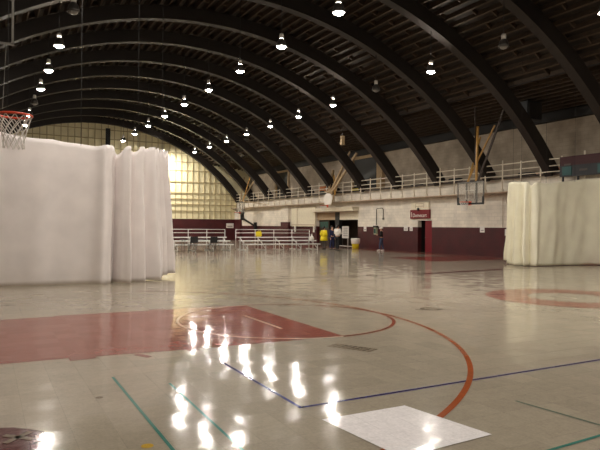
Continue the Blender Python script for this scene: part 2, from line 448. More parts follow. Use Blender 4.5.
# arches
ARCH_Y = [11.6 + 4.0 * k for k in range(-4, 13)]
proto = None
for i, y in enumerate(ARCH_Y):
    if proto is None:
        m = MB(); n = 56; hw = .21
        a0 = math.acos((4.28 - ZC) / RA)
        ring4 = []
        for k in range(n + 1):
            a = -a0 + 2 * a0 * k / n
            s_, c_ = math.sin(a), math.cos(a)
            ring4.append([m.bm.verts.new((CX + r_*s_, yy, ZC + r_*c_)) for r_, yy in ((R_IN, -hw), (R_OUT, -hw), (R_OUT, hw), (R_IN, hw))])
        for A, B in zip(ring4, ring4[1:]):
            for q in range(4): m.bm.faces.new((A[q], A[(q+1)%4], B[(q+1)%4], B[q]))
        m.bm.faces.new(ring4[0]); m.bm.faces.new(ring4[-1][::-1])
        proto = struct(m.build('roof_arch', M['arch'])); o = proto
    else:
        o = proto.copy(); C.objects.link(o)
    o.location.y = y
    struct(o)

# ------------------------------------------------------------------ entrance recess, side doorway, gallery window
m = MB()
m.box(XR + 1.9, EY0 - .2, 0, XR + 2.1, EY1 + .2, EZ); m.box(XR + .3, EY0 - .2, 0, XR + 1.9, EY0, EZ)
m.box(XR + .3, EY1, 0, XR + 1.9, EY1 + .2, EZ); m.box(XR + .3, EY0 - .2, EZ, XR + 2.1, EY1 + .2, EZ + .2)
struct(m.build('wall_vestibule', M['dark_brown']))
m = MB(); m.box(XR + .05, 39.3, 2.12, XR + .2, EY1, EZ); m.mi = 1; m.box(XR + .05, EY0, 2.12, XR + .2, 39.3, EZ)
struct(m.build('trim_5', [M['soffit'], M['cream_board']]))
m = MB(); m.box(XR - .55, EY0 - .15, 2.78, XR - .02, EY1 + .2, 3.0); m.box(XR - .6, EY0 - .15, 2.95, XR - .02, EY1 + .2, 3.06)
struct(m.build('entrance_canopy', M['cream_board']))
for n_, (y0, y1) in enumerate(((41.1, 42.7), (38.3, 39.3))):
    DX = (-1.6, 0)[n_]
    d = MB().box(XR + 1.82 + DX, y0, .01, XR + 1.88 + DX, y1, 2.1, .01).build('door_%d' % (n_ + 1), M['dark_brown']); struct(d)
    MB().box(XR + 1.79 + DX, y0 + .12, 1.5, XR + 1.815 + DX, y1 - .2, 1.98).build('window_pane', M['green_glass'], d)
    MB().tube([(XR + 1.81 + DX, y0 + .1, .95), (XR + 1.74 + DX, y0 + .1, .95), (XR + 1.74 + DX, y0 + .22, .95)], .015).build('door_handle', M['grey_metal'], d)
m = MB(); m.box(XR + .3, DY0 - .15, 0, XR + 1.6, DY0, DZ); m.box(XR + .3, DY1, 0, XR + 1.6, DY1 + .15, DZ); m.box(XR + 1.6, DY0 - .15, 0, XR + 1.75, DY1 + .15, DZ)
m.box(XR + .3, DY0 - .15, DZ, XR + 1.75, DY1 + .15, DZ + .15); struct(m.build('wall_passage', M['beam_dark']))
d = struct(MB().box(XR + .04, DY0 + .02, .01, XR + .09, DY0 + .68, DZ - .03, .008).build('door_3', M['maroon']))
MB().tube([(XR + .04, DY0 + .6, .95), (XR - .03, DY0 + .6, .95), (XR - .03, DY0 + .5, .95)], .014).build('door_handle', M['grey_metal'], d)
wd = struct(MB().box(XRU - .03, 36.2, 4.5, XRU - .01, 39.6, 6.9).build('window_1', M['void_pane']))
m = MB(); m.box(XRU - .14, 36.0, 6.9, XRU, 39.8, 7.12); m.box(XRU - .3, 35.55, 4.3, XRU, 36.2, 7.12); m.box(XRU - .14, 39.6, 4.4, XRU, 39.8, 6.9)
m.build('window_frame', M['tan_wood'], wd)
wd = struct(MB().box(XRU - .03, 51.2, 4.5, XRU - .01, 53.6, 6.9).build('window_2', M['void_pane']))
m = MB(); m.box(XRU - .12, 51.0, 6.9, XRU, 53.8, 7.05); m.box(XRU - .12, 51.0, 4.4, XRU, 51.2, 6.9); m.box(XRU - .12, 53.6, 4.4, XRU, 53.8, 6.9)
m.build('window_frame', M['tan_wood'], wd)
t = thing('louvre_vent', 'tall narrow black louvre high on the cream end wall', 'vent', (10.75, YE - .1, 9.4))
m = MB(); m.box(-.22, -.04, 0, -.17, .0, 1.7); m.box(.17, -.04, 0, .22, 0, 1.7); m.box(-.22, -.04, 1.65, .22, 0, 1.7); m.box(-.22, -.04, 0, .22, 0, .05); m.build('frame', M['beam_dark'], t)
m = MB()
for k in range(12): m.bar((-.17, -.02, .1 + k*.13), (.17, -.02, .1 + k*.13), .03, .1)
m.build('slats', M['black'], t)
m = MB(); m.box(-.17, -.005, .05, .17, 0, 1.65); m.build('backing', M['black'], t)

# ------------------------------------------------------------------ balcony railing
t = thing('balcony_railing', 'long cream pipe railing along the right-hand balcony edge', 'railing', (XR - .52, 0, 3.5))
y = 17.5; k = 0
while y < 59:
    tall = 1.62 if k % 4 == 0 else 1.5
    m = MB(); m.tube([(0, y, -.02), (0, y, tall)], .035, 8); m.box(-.05, y - .06, .0, .05, y + .06, .12)
    m.build('post', M['rail'], t); y += 1.2; k += 1
for zz, rr in ((1.40, .032), (1.08, .028), (.80, .025)):
    MB().tube([(0, 17.4 + 3.8*i, zz) for i in range(12)], rr, 8).build('rail', M['rail'], t)

# ------------------------------------------------------------------ lamps
def make_lamp(bulb, stem, loc, label, group, neck=.09):
    t = thing('high_bay_lamp', label, 'lamp', loc, 0, group)
    m = MB(); prof_ = [(neck, .30), (max(.15, neck + .01), .22), (.18, .1), (.20, 0), (.19, .005), (.17, .1), (max(.14, neck), .21), (neck - .005, .29)]
    m.lathe(prof_, 20, cap=False); m.build('reflector', M['reflector'], t)
    m = MB(); m.lathe([(.02, .52), (.07, .50), (.085, .42), (.085, .32), (.07, .29), (.02, .285)], 14); m.build('ballast_housing', M['housing'], t)
    m = MB(); m.lathe([(.004, -.07), (.055, -.062), (.105, -.04), (.135, .0), (.15, .05), (.08, .11), (.004, .12)], 14, cap=False); m.build('bowl', bulb, t)
    m = MB(); m.tube([(0, 0, .5), (0, 0, stem)], .012, 6); m.build('stem', M['black'], t)
    return t
def arch_under(x): return ZC + math.sqrt(R_IN**2 - (x - CX)**2)
ORD = ['nearest', 'second', 'third', 'fourth', 'fifth', 'sixth', 'seventh', 'eighth', 'ninth', 'tenth', 'eleventh', 'twelfth']
protos = {}
def lamp(kind, x, y, zz, label, group):
    key_ = (kind, round(x, 1))
    if key_ in protos: return dup(protos[key_], (x, y, zz), 0, label, group)
    st = arch_under(x) - zz + .05
    protos[key_] = make_lamp(M['bulb_' + ('on' if kind == 'vented' else kind)], st, (x, y, zz), label, group, .145 if kind == 'vented' else .09)
    return protos[key_]
rowsp = {'right': (16.75, 3.6, 51.6, {15.6, 23.6}, set()),
         'middle': (9.65, 3.6, 47.6, set(), {43.6, 47.6}),
         'left': (2.42, 3.6, 44.0, {19.6, 35.6}, set())}
first_seen = {'right': 11.6, 'middle': 15.6, 'left': 19.6}
where = {'right': 'right row', 'middle': 'middle row', 'left': 'left row'}
for rname, (x, y0, y1, off, dim) in rowsp.items():
    y = y0; n = 0
    while y <= y1 + .1:
        yy = round(y, 1)
        kind = 'off' if yy in off else ('dim' if yy in dim else 'on')
        if (rname, yy) in (('right', 19.6), ('right', 27.6), ('right', 31.6), ('left', 23.6)): kind = 'vented'
        word = {'vented': 'lit', 'on': 'lit', 'off': 'unlit', 'dim': 'dimly lit'}[kind]
        if yy >= first_seen[rname] - .1:
            lab = '%s hanging lamp, %s from the camera in the %s' % (word, ORD[n], where[rname]); n += 1
        else:
            lab = 'lit hanging lamp of the %s, %s the picture' % (where[rname], 'overhead outside' if yy > 4 else 'just above the camera outside')
            if yy > 8 and yy < 12: lab = 'lit hanging lamp of the %s, outside the picture before its first visible lamp' % where[rname]
        lamp(kind, x, y, 8.2, lab, '%s row of hanging lamps' % rname); y += 4.0
t = make_lamp(M['bulb_end'], 1.75, (15.75, 58.6, 8.75), 'lit lamp hanging close in front of the cream end wall', None)

# ------------------------------------------------------------------ divider curtains
def curtain(name, label, path, ztop, zbot, fold, mtl, nu=420, nv=30, ropes=()):
    P = [Vector(p) for p in path]
    # smooth path
    for _ in range(3):
        Q = [P[0]]
        for a, b in zip(P, P[1:]): Q += [a * .75 + b * .25, a * .25 + b * .75]
        P = Q + [P[-1]]
    S = [0]
    for a, b in zip(P, P[1:]): S.append(S[-1] + (b - a).length)
    def at(s):
        s = max(0, min(S[-1] - 1e-6, s))
        for i in range(len(S) - 1):
            if S[i+1] >= s:
                k = (s - S[i]) / max(1e-9, S[i+1] - S[i]); d = (P[i+1] - P[i]).normalized()
                return P[i].lerp(P[i+1], k), Vector((-d.y, d.x))
    bm = bmesh.new(); rows = []
    tot = S[-1]; ph = 0; col = []
    for i in range(nu + 1):
        u = i / nu; p, n = at(u * tot)
        A, wl = fold(u); ph += (tot / nu) / wl * 2 * PI
        col.append((u, p, n, A, ph))
    for j in range(nv + 1):
        v = j / nv; r = []
        for u, p, n, A, ph in col:
            zt = ztop(u) ; zb = zbot(u)
            # the top edge dips between the folds' hangers
            zt -= .9 * A * (.5 - .5 * math.cos(ph + .6)) ** 2 * (.6 + .4 * math.sin(ph * .23))
            amp = A * (.55 + .6 * v) * (1 + .25 * math.sin(ph * .37 + 2))
            off = amp * (math.sin(ph + .5 * math.sin(ph * .31) + .35 * v) + .25 * math.sin(2.3 * ph + 1.5 * v))
            off += .05 * math.sin(u * 9 + v * 3) * v + .012 * math.sin(u * 60 + v * 11)
            # slight billow close to the floor
            off += .03 * math.exp(-((1 - v) / .07) ** 2)
            q = p + n * off
            r.append(bm.verts.new((q.x, q.y, zt + (zb - zt) * v)))
        rows.append(r)
    for A_, B_ in zip(rows, rows[1:]):
        for i in range(nu):
            fc = bm.faces.new((A_[i], B_[i], B_[i+1], A_[i+1])); fc.smooth = True
    t = thing(name, label, 'curtain', (path[0][0], path[0][1], 0), 0, None)
    inv = Vector((path[0][0], path[0][1], 0))
    for v_ in bm.verts: v_.co -= inv
    me = bpy.data.meshes.new('curtain_sheet'); bm.to_mesh(me); bm.free(); me.materials.append(mtl)
    o = bpy.data.objects.new('sheet', me); C.objects.link(o); o.parent = t
    so = o.modifiers.new('thick', 'SOLIDIFY'); so.thickness = .018
    for k, u in enumerate(ropes):
        c_ = col[int(u * nu)]
        off = c_[3] * .55 * math.sin(c_[4])
        q = c_[1] + c_[2] * off - inv.to_2d()
        x = c_[1].x
        top = ZC + math.sqrt((R_DECK)**2 - (min(11.6, abs(x - CX)))**2) - .1
        if abs(x - CX) > 11.7: top = ZU + (24.45 - x) * .1
        MB().tube([(q.x, q.y, ztop(u) - .35 * c_[3] * .6 - .05), (q.x, q.y, top)], .006, 5).build('rope', M['rope'], t)
    return t, o

def sm(a, b, x):
    k = max(0, min(1, (x - a) / (b - a))); return k * k * (3 - 2 * k)
def f_left(u):
    k = sm(.67, .74, u); k2 = sm(.80, .9, u)
    return .05 + .19 * k, 1.7 * (1 - k) + (.50 - .16 * k2) * k
def zt_left(u): return 4.46 - .72 * sm(0.1, .70, u) - .05 * abs(math.sin(u * 21)) * (1 - sm(.6, .66, u)) + .13 * sm(.74, .9, u)
cl, cls = curtain('divider_curtain', 'long white divider curtain on the left, drawn into folds at its end',
        [(-5.0, 16.75), (-2, 16.7), (.4, 16.65), (2.6, 16.6), (3.4, 16.55), (4.0, 16.85), (4.6, 17.6), (5.08, 18.5)],
        zt_left, lambda u: .004 + .16 * sm(.80, 1, u), f_left, M['curtain_l'], nu=640, ropes=(.1, .3, .5, .66, .8, .97))
def f_right(u):
    k = 1 - sm(.36, .50, u)
    return .035 + .15 * k, 1.25 * (1 - k) + .29 * k
cr, crs = curtain('divider_curtain', 'warm-lit divider curtain at the right edge, gathered beside the maroon wall',
        [(21.3, 19.4), (20.55, 18.6), (19.9, 17.6), (20.0, 17.0), (20.9, 16.9), (22.2, 16.95), (23.3, 16.8), (24.03, 16.25)],
        lambda u: 3.62 - .14 * sm(.1, .5, u) + .34 * sm(.45, 1, u), lambda u: .025 + .28 * (1 - sm(0, .22, u)), f_right, M['curtain_r'], nu=560, ropes=(.05, .3, .5, .75, .95))

# ------------------------------------------------------------------ basketball goals
def net(mb, c, r, h):
    n = 12
    for j in range(2):
        for i in range(n):
            pts = []
            for k in range(7):
                v = k / 6; a = 2*PI*(i + (k * .5 if j == 0 else -k * .5)) / n
                rr = r * (1 - .42 * math.sin(v * PI / 2))
                pts.append((c[0] + rr*math.cos(a), c[1] + rr*math.sin(a), c[2] - h * v))
            mb.tube(pts, .006, 4)
    return mb
def rim_parts(t, cx, zz, wall_x, sgn):
    """rim, bracket and net; the board face is at wall_x, rim centre at cx"""
    rm = MB().tube([(cx + .228*math.cos(2*PI*k/28), .228*math.sin(2*PI*k/28), zz) for k in range(28)], .016, 8, closed=True)
    rm.box(min(wall_x, cx - sgn*.22), -.09, zz - .035, max(wall_x, cx - sgn*.22), .09, zz + .02)
    rm.box(min(wall_x, wall_x + sgn*.03), -.1, zz - .16, max(wall_x, wall_x + sgn*.03), .1, zz + .05)
    rm = rm.build('rim', M['rim'], t)
    net(MB(), (cx, 0, zz - .01), .228, .45).build('net', M['net'], t)
# near goal, mostly outside the left edge of the picture
t = thing('basketball_goal', 'orange basketball rim with white net in front of the left curtain', 'basketball hoop', (.36, FY, 0))
rim_parts(t, 0, 3.09, -.40, 1)
m = MB(); m.box(-.44, -.9, 2.98, -.41, .9, 4.05); m.build('backboard', M['glass'], t)
m = MB()
for a, b in (((-.43,-.92,2.96),(-.43,.92,2.96)), ((-.43,-.92,4.07),(-.43,.92,4.07)), ((-.43,-.92,2.96),(-.43,-.92,4.07)), ((-.43,.92,2.96),(-.43,.92,4.07))): m.bar(a, b, .05, .05)
m.build('backboard_frame', M['dark_metal'], t)
m = MB()
for y_ in (-.55, .55):
    m.tube([(-.5, y_, 3.0), (-.5, y_, 11.0)], .04, 8)
m.tube([(-.5, -.55, 4.3), (-.5, .55, 4.3)], .03, 8); m.tube([(-.5, -.55, 6.5), (-.5, .55, 6.5)], .03, 8)
m.build('support_mast', M['dark_metal'], t)
m = MB()
for a, b in (((-.36,.2,4.12),(-.36,.2,4.76)), ((-.02,.2,4.12),(-.02,.2,4.76)), ((-.40,.2,4.12),(.0,.2,4.12)), ((-.40,.2,4.76),(.0,.2,4.76)), ((-.5,.2,4.56),(-.36,.2,4.56))): m.bar(a, b, .03, .03)
m.build('clock_frame', M['grey_metal'], t)
MB().tube([(-.1, .2, 4.12), (-.14, .2, 3.2)], .004, 5).build('cord', M['grey_metal'], t)

def glass_goal(label, x, y, rz_mast, dia):
    """goal facing the court (-x) hung by wooden struts from the roof"""
    t = thing('basketball_goal', label, 'basketball hoop', (x, y, 0))
    rim_parts(t, -.42, 2.93, 0, -1)
    m = MB(); m.box(.0, -.9, 2.86, .03, .9, 3.95); m.build('backboard', M['glass'], t)
    m = MB()
    for a, b in (((.015,-.93,2.83),(.015,.93,2.83)), ((.015,-.93,3.97),(.015,.93,3.97)), ((.015,-.93,2.83),(.015,-.93,3.97)), ((.015,.93,2.83),(.015,.93,3.97))): m.bar(a, b, .06, .05)
    m.build('backboard_frame', M['grey_metal'], t)
    m = MB(); m.box(-.03, -.95, 2.80, .05, .95, 2.90, .01); m.box(-.03, -.95, 2.9, .05, -.87, 3.2); m.box(-.03, .87, 2.9, .05, .95, 3.2); m.build('edge_pad', M['black'], t)
    m = MB()
    for a, b in (((-.006,-.3,3.1),(-.006,.3,3.1)), ((-.006,-.3,3.55),(-.006,.3,3.55)), ((-.006,-.3,3.1),(-.006,-.3,3.55)), ((-.006,.3,3.1),(-.006,.3,3.55))): m.bar(a, b, .05, .008)
    m.build('target_square', M['white'], t)
    m = MB(); m.bar((.09, -.36, 2.9), (.09, -.36, 4.05), .07, .07); m.bar((.09, .36, 2.9), (.09, .36, 4.05), .07, .07); m.bar((.09, -.6, 4.0), (.09, .9, 4.0), .06, .06)
    m.build('back_bracket', M['dark_metal'], t)
    for a, b, mt, wd_ in dia:
        MB().bar(a, b, wd_, wd_).build('strut', M[mt], t)
    return t
glass_goal('glass basketball backboard on crossed yellow struts before the right wall', 22.6, 23.25, 0,
    [((.12, .30, 4.0), (1.6, .9, 6.6), 'yellow_wood', .07), ((.12, .36, 4.0), (.7, -1.0, 6.9), 'yellow_wood', .07),
     ((.12, -.30, 4.0), (.2, -.30, 6.9), 'yellow_wood', .09), ((.12, -.42, 4.0), (.6, -1.7, 7.6), 'dark_brown', .09), ((.2, -.2, 4.0), (.3, .0, 8.2), 'dark_brown', .06)])
glass_goal('far basketball backboard of grey frame near the end wall corner', 22.8, 55.4, 0,
    [((.12, .36, 4.0), (1.0, 1.4, 6.6), 'tan_wood', .09), ((.12, -.36, 4.0), (.7, -1.2, 7.0), 'yellow_wood', .09), ((.12, 0, 4.0), (1.0, -1.6, 6.4), 'tan_wood', .08), ((.1, -.9, 4.0), (1.4, -3.2, 3.7), 'tan_wood', .07)])
# fan-shaped board
t = thing('basketball_goal', 'white fan-shaped basketball backboard on tan struts above the entrance', 'basketball hoop', (23.2, 38.9, 0))
rim_parts(t, -.42, 3.2, 0, -1)
m = MB(); pts = []
for k in range(17):
    a = PI * (k / 16); pts.append((0, .64 * math.cos(a), 3.72 + .42 * math.sin(a)))
pts += [(0, -.54, 3.4), (0, -.40, 3.25), (0, .40, 3.25), (0, .54, 3.4)]
m.prism(pts, (.05, 0, 0)); m.build('backboard', M['white'], t)
for a, b, mt, wd_ in (((.1, .4, 3.3), (.9, .7, 6.0), 'tan_wood', .14), ((.1, -.4, 3.3), (.9, -.8, 6.4), 'tan_wood', .14), ((.1, 0, 3.8), (.9, -2.6, 7.0), 'tan_wood', .14),
                      ((.1, .2, 3.8), (.9, -1.7, 7.2), 'tan_wood', .12), ((.3, .9, 4.0), (.6, -.9, 5.2), 'tan_wood', .10), ((.1, -.9, 4.0), (.9, .6, 5.6), 'yellow_wood', .10), ((.1, .6, 4.3), (.1, -.6, 4.3), 'tan_wood', .1)):
    MB().bar(a, b, wd_, wd_).build('strut', M[mt], t)

# ------------------------------------------------------------------ things on the right wall
def text_mesh(body, size, name, mtl, parent, loc, rot, ext=.004):
    c = bpy.data.curves.new(name, 'FONT'); c.body = body; c.size = size; c.extrude = ext; c.align_x = 'LEFT'
    o = bpy.data.objects.new(name + '_tmp', c); C.objects.link(o)
    bpy.context.view_layer.update()
    me = bpy.data.meshes.new_from_object(o.evaluated_get(bpy.context.evaluated_depsgraph_get()))
    bpy.data.objects.remove(o)
    me.materials.clear(); me.materials.append(mtl)
    r = bpy.data.objects.new(name, me); C.objects.link(r); r.parent = parent; r.location = loc; r.rotation_euler = rot
    return r
t = thing('scoreboard', 'cream and maroon lettered board on the wall above the doorway', 'sign', (XR - .115, 29.45, 2.14))
m = MB(); m.box(0, -.95, 0, .1, .95, .56, .01); m.build('name_panel', M['maroon'], t)
m = MB(); m.box(.01, -.86, .56, .1, .86, 1.04, .01); m.build('score_panel', M['cream_board'], t)
m = MB()
for a, b in (((.005,-.4,.66),(.005,-.4,.95)), ((.005,.4,.66),(.005,.4,.95)), ((.005,-.4,.95),(.005,.4,.95)), ((.005,-.4,.78),(.005,.4,.78))): m.bar(a, b, .012, .035)
m.build('panel_lines', M['ledge'], t)
m = MB(); m.lathe([(.02, 0), (.07, .02), (.08, .1), (.04, .18), (.02, .2)], 12, c=(-.08, .05, .5)); m.build('horn', M['black'], t)
text_mesh('I', .46, 'lettering', M['white'], t, (-.004, .86, .1), (R(90), 0, R(-90)))
text_mesh('Domecart', .33, 'lettering', M['white'], t, (-.004, .68, .1), (R(90), 0, R(-90)))

t = thing('wall_panel', 'large cream panel board mounted on the wall left of the entrance', 'panel', (XR - .16, 44.9, 0))
m = MB(); m.box(0, -2.15, 1.58, .12, 2.15, 3.2, .02); m.build('board', M['cream_board'], t)
m = MB(); m.box(-.02, 1.0, 1.6, .0, 1.05, 3.2); m.box(-.02, -2.0, 1.7, 0, 2.1, 1.75); m.build('batten', M['ledge'], t)
m = MB()
for y_ in (1.5, -1.9): m.box(.0, y_ - .09, 1.1, .1, y_ + .09, 1.6)
m.build('bracket', M['white'], t)

def notice(label, y, zz, w_=.34, h_=.34):
    t = thing('paper_notice', label, 'notice', (XR - .012, y, zz), 0, 'white notices on the right wall')
    MB().box(-.004, -w_/2, 0, .004, w_/2, h_).build('sheet', M['paper'], t)
    MB().box(-.007, -w_*.3, h_*.3, -.004, w_*.3, h_*.4).build('printed_lines', M['grey_cloth'], t)
notice('white notice on the maroon wall just right of the yellow bin', 35.65, 1.27)
notice('left of two white notices beside the side doorway', 30.95, 1.35, .4)
notice('right of two white notices beside the side doorway', 30.4, 1.35, .3)
notice('white notice on maroon wall under the glass backboard', 24.2, 1.33)
notice('white notice on maroon wall nearest the right curtain', 22.4, 1.18, .36)
notice('white notice on maroon wall just left of the entrance', 43.05, 1.33)
t = thing('paper_notice', 'wide white notice on maroon end wall by the far corner', 'notice', (23.7, YE - .012, 1.35), 0)
MB().box(-.42, -.004, 0, .42, .004, .5).build('sheet', M['paper'], t)
MB().box(-.3, -.007, .15, .3, -.004, .22).build('printed_lines', M['grey_cloth'], t)

t = thing('extinguisher_cabinet', 'pale green wall cabinet with dark top behind the person on the right', 'cabinet', (XR - .18, 34.2, 1.05))
MB().box(0, -.15, 0, .18, .15, .5, .01).build('body', mat('pale green enamel', (150, 156, 130), .5), t)
MB().box(-.03, -.2, .5, .18, .2, .62, .01).build('hood', M['black'], t)
MB().box(-.012, -.1, .1, .0, .1, .4).build('door_glass', M['green_glass'], t)
t = thing('conduit', 'thin grey bent conduit running down to the wall cabinet', 'pipe', (XR - .05, 34.0, 0))
MB().tube([(0, .2, 1.72), (0, .2, 2.8), (0, .12, 2.9), (0, -.5, 2.9), (0, -.6, 2.8), (0, -.6, 2.23)], .022, 6).build('pipe', M['dark_metal'], t)
MB().box(-.03, -.68, 2.1, .03, -.52, 2.22).build('junction_box', M['grey_metal'], t)
t = thing('conduit', 'pair of thin pipes dropping down the white wall beside the right curtain', 'pipe', (XR - .05, 22.4, 0))
MB().tube([(0, .3, 1.62), (0, .3, 3.2)], .018, 6).build('pipe', M['ledge'], t)
MB().tube([(0, -.3, 1.62), (0, .1, 3.2)], .014, 6).build('pipe', M['ledge'], t)
t = thing('conduit', 'long thin dark conduit running under the roof above the balcony', 'pipe', (21.2, 10, 8.05))
MB().tube([(0, 0, 0), (0, 12, 0), (0, 30, 0), (0, 49, 0)], .03, 6).build('pipe', M['beam_dark'], t)
m = MB()
for k in range(12): m.bar((0, 1.6 + 4*k, 0), (0, 1.6 + 4*k, .24), .03, .03)
m.build('hanger', M['beam_dark'], t)
# swing arm on the far wall
t = thing('swing_arm', 'black diagonal steel arm on the white wall near the far corner', 'bracket', (XR - .25, 56.7, 0))
MB().bar((0, 1.7, 2.46), (0, -1.7, 1.62), .12, .14).build('arm', M['black'], t)
MB().box(-.08, -1.85, 1.2, .2, -1.65, 1.95).build('end_post', M['black'], t)
MB().box(-.08, 1.6, 2.2, .2, 1.85, 3.1).build('mount', M['black'], t)

# ------------------------------------------------------------------ things on the balcony
t = thing('banner_board', 'dark maroon board with small teal signs above the right curtain', 'sign', (XR - .67, 17.6, 3.5))
m = MB(); m.box(0, -1.7, 1.0, .08, 1.1, 1.42, .01); m.build('board', M['dark_maroon'], t)
m = MB(); m.box(0, -1.7, .48, .06, 1.1, 1.0, .01); m.build('lower_board', M['black_plastic'], t)
for y0, y1 in ((.45, .95), (-1.4, -.85)):
    MB().box(-.03, y0, .55, 0, y1, .95, .01).build('sign_plate', M['teal'], t)
for y0, z0, y1, z1 in ((.5, 1.0, .85, 1.08), (-.35, .70, .05, .80), (-1.35, 1.1, -1.05, 1.28)): MB().box(-.015, y0, z0, 0, y1, z1).build('worn_mark', M['grey_cloth'], t)
m = MB(); m.box(.0, .1, 0, .06, .18, .48); m.box(.0, .9, 0, .06, .98, .48); m.build('stand_post', M['black'], t)
t = thing('equipment_crate', 'dark crate with orange lid beside the maroon board on the balcony', 'crate', (XR + .62, 19.6, 3.5))
MB().box(-.22, -.6, 0, .22, .6, .95, .02).build('body', M['black_plastic'], t)
MB().box(-.24, -.62, .95, .24, .62, 1.1, .02).build('lid', M['orange'], t)
t = thing('equipment_crate', 'teal crate with orange lid on the balcony left of the fan backboard', 'crate', (XR + .65, 42.3, 3.5))
MB().box(-.25, -.7, 0, .25, .7, 1.05, .02).build('body', M['teal'], t)
MB().box(-.27, -.2, 1.05, .27, .72, 1.42, .02).build('lid', M['orange'], t)
MB().box(-.26, -1.0, 0, .26, -.72, 1.5, .02).build('side_case', M['black_plastic'], t)
for y_, zz, lab in ((27.0, 1.05, 'dark padded box behind railing, left of the yellow struts'), (30.6, .95, 'dark padded box behind railing above the lettered board'), (21.7, 1.0, 'dark padded box behind railing right of the yellow struts')):
    t = thing('padded_box', lab, 'box', (XR + .6, y_, 3.5))
    MB().box(-.2, -.45, 0, .2, .45, zz, .04).build('body', M['black_plastic'], t)
    MB().box(-.215, -.1, zz*.55, -.2, .1, zz*.55 + .04).build('handle', M['grey_metal'], t)
t = thing('storage_bin', 'yellow bin on the balcony behind railing, under the dark window', 'bin', (XR + .6, 37.6, 3.5))
MB().box(-.25, -.4, 0, .25, .4, 1.0, .03).build('body', M['yellow'], t); MB().box(-.27, -.42, 1.0, .27, .42, 1.06, .01).build('lid', M['black_plastic'], t)
# loudspeaker by the roof
t = thing('loudspeaker', 'large black loudspeaker hanging beside a roof arch at right', 'loudspeaker', (23.4, 20.25, 6.85))
MB().box(-.5, -.45, 0, .5, .45, .85, .03).build('cabinet', M['black_plastic'], t)
MB().box(-.44, -.48, .06, .44, -.45, .79, .01).build('grille', M['dark_metal'], t)
MB().bar((0, 0, .85), (0, 0, 1.25), .08, .08).build('hanger', M['black'], t)
t = thing('junction_box', 'small pale box hanging high under the roof above the balcony', 'box', (20.9, 33.2, 7.0))
MB().box(-.1, -.12, 0, .1, .12, .6, .01).build('body', M['tan_wood'], t); MB().bar((0, 0, .6), (0, 0, 1.75), .03, .03).build('hanger', M['dark_metal'], t)

# ------------------------------------------------------------------ bleachers, table, chairs
def bleacher(label, x, y, L_):
    t = thing('bleacher', label, 'bleacher', (x, y, 0), 0, 'aluminium bleachers by the far court')
    for r_ in range(3):
        yy = r_ * .62; zz = .42 + r_ * .22
        MB().box(-L_/2, yy - .13, zz - .065, L_/2, yy + .13, zz, .006).build('seat_plank', M['alu'], t)
        if r_: MB().box(-L_/2, yy - .42, zz - .26, L_/2, yy - .18, zz - .22, .006).build('foot_plank', M['alu'], t)
    n = 5
    for k in range(n):
        xx = -L_/2 + .2 + (L_ - .4) * k / (n - 1); m = MB()
        m.bar((xx, -.05, .03), (xx, 1.6, .03), .05, .05); m.bar((xx, -.02, .03), (xx, -.02, .38), .05, .05)
        m.bar((xx, .62, .03), (xx, .62, .6), .05, .05); m.bar((xx, 1.24, .03), (xx, 1.24, .82), .05, .05); m.bar((xx, -.02, .1), (xx, 1.24, .78), .04, .04)
        m.build('support_frame', M['alu'], t)
    m = MB()
    for zz in (1.12, 1.34): m.tube([(-L_/2, 1.5, zz), (0, 1.5, zz), (L_/2, 1.5, zz)], .022, 6)
    for k in range(5):
        xx = -L_/2 + L_ * k / 4; m.tube([(xx, 1.5, .05), (xx, 1.5, 1.34)], .02, 6)
    m.build('guard_rail', M['alu'], t)
    return t
bleacher('silver bleacher on the left, behind the folding table', 11.6, 35.4, 5.0)
bleacher('silver bleacher in the middle, left of the people at the entrance', 17.6, 35.2, 5.6)
t = thing('folding_table', 'dark folding table in front of the left bleacher', 'table', (11.6, 34.45, 0))
MB().box(-1.25, -.35, .70, 1.25, .35, .735, .008).build('tabletop', M['black_plastic'], t)
for sx in (-1, 1):
    for sy in (-1, 1): MB().tube([(sx*1.05, sy*.28, .70), (sx*1.1, sy*.3, 0)], .016, 6).build('leg', M['dark_metal'], t)
def chair(label, x, y, rz):
    t = thing('folding_chair', label, 'chair', (x, y, 0), rz, 'black folding chairs at the table')
    MB().box(-.22, -.2, .43, .22, .22, .46, .01).build('seat', M['black'], t)
    MB().box(-.23, -.27, .56, .23, -.24, .92, .01).build('backrest', M['black'], t)
    for sx in (-1, 1):
        MB().tube([(sx*.21, -.26, .95), (sx*.21, -.15, .45), (sx*.21, .24, 0)], .014, 6).build('leg', M['dark_metal'], t)
        MB().tube([(sx*.19, .2, .45), (sx*.19, -.25, 0)], .014, 6).build('leg', M['dark_metal'], t)
    return t
c0 = chair('left one of two black chairs at the dark table', 10.95, 33.9, 0)
dup(c0, (12.15, 33.9, 0), R(6), 'right one of two black chairs at the dark table')
t = thing('duffel_bag', 'bright yellow bag on the top plank of the middle bleacher', 'bag', (16.35, 36.44, .862))
m = MB(); m.box(-.2, -.1, 0, .2, .1, .36, .05); m.build('body', M['yellow'], t)
MB().tube([(-.1, -.1, .34), (-.08, -.11, .42), (.08, -.11, .42), (.1, -.1, .34)], .012, 6).build('handle', M['yellow'], t)
t = thing('plastic_bag', 'white bag at the right end of the middle bleacher', 'bag', (20.1, 35.82, .642))
MB().lathe([(.01, 0), (.14, .02), (.16, .14), (.1, .26), (.03, .34), (.05, .4), (.01, .4)], 12).build('body', M['paper'], t)
MB().tube([(-.05, 0, .38), (-.03, 0, .46), (.03, 0, .46), (.05, 0, .38)], .008, 5).build('handle', M['paper'], t)

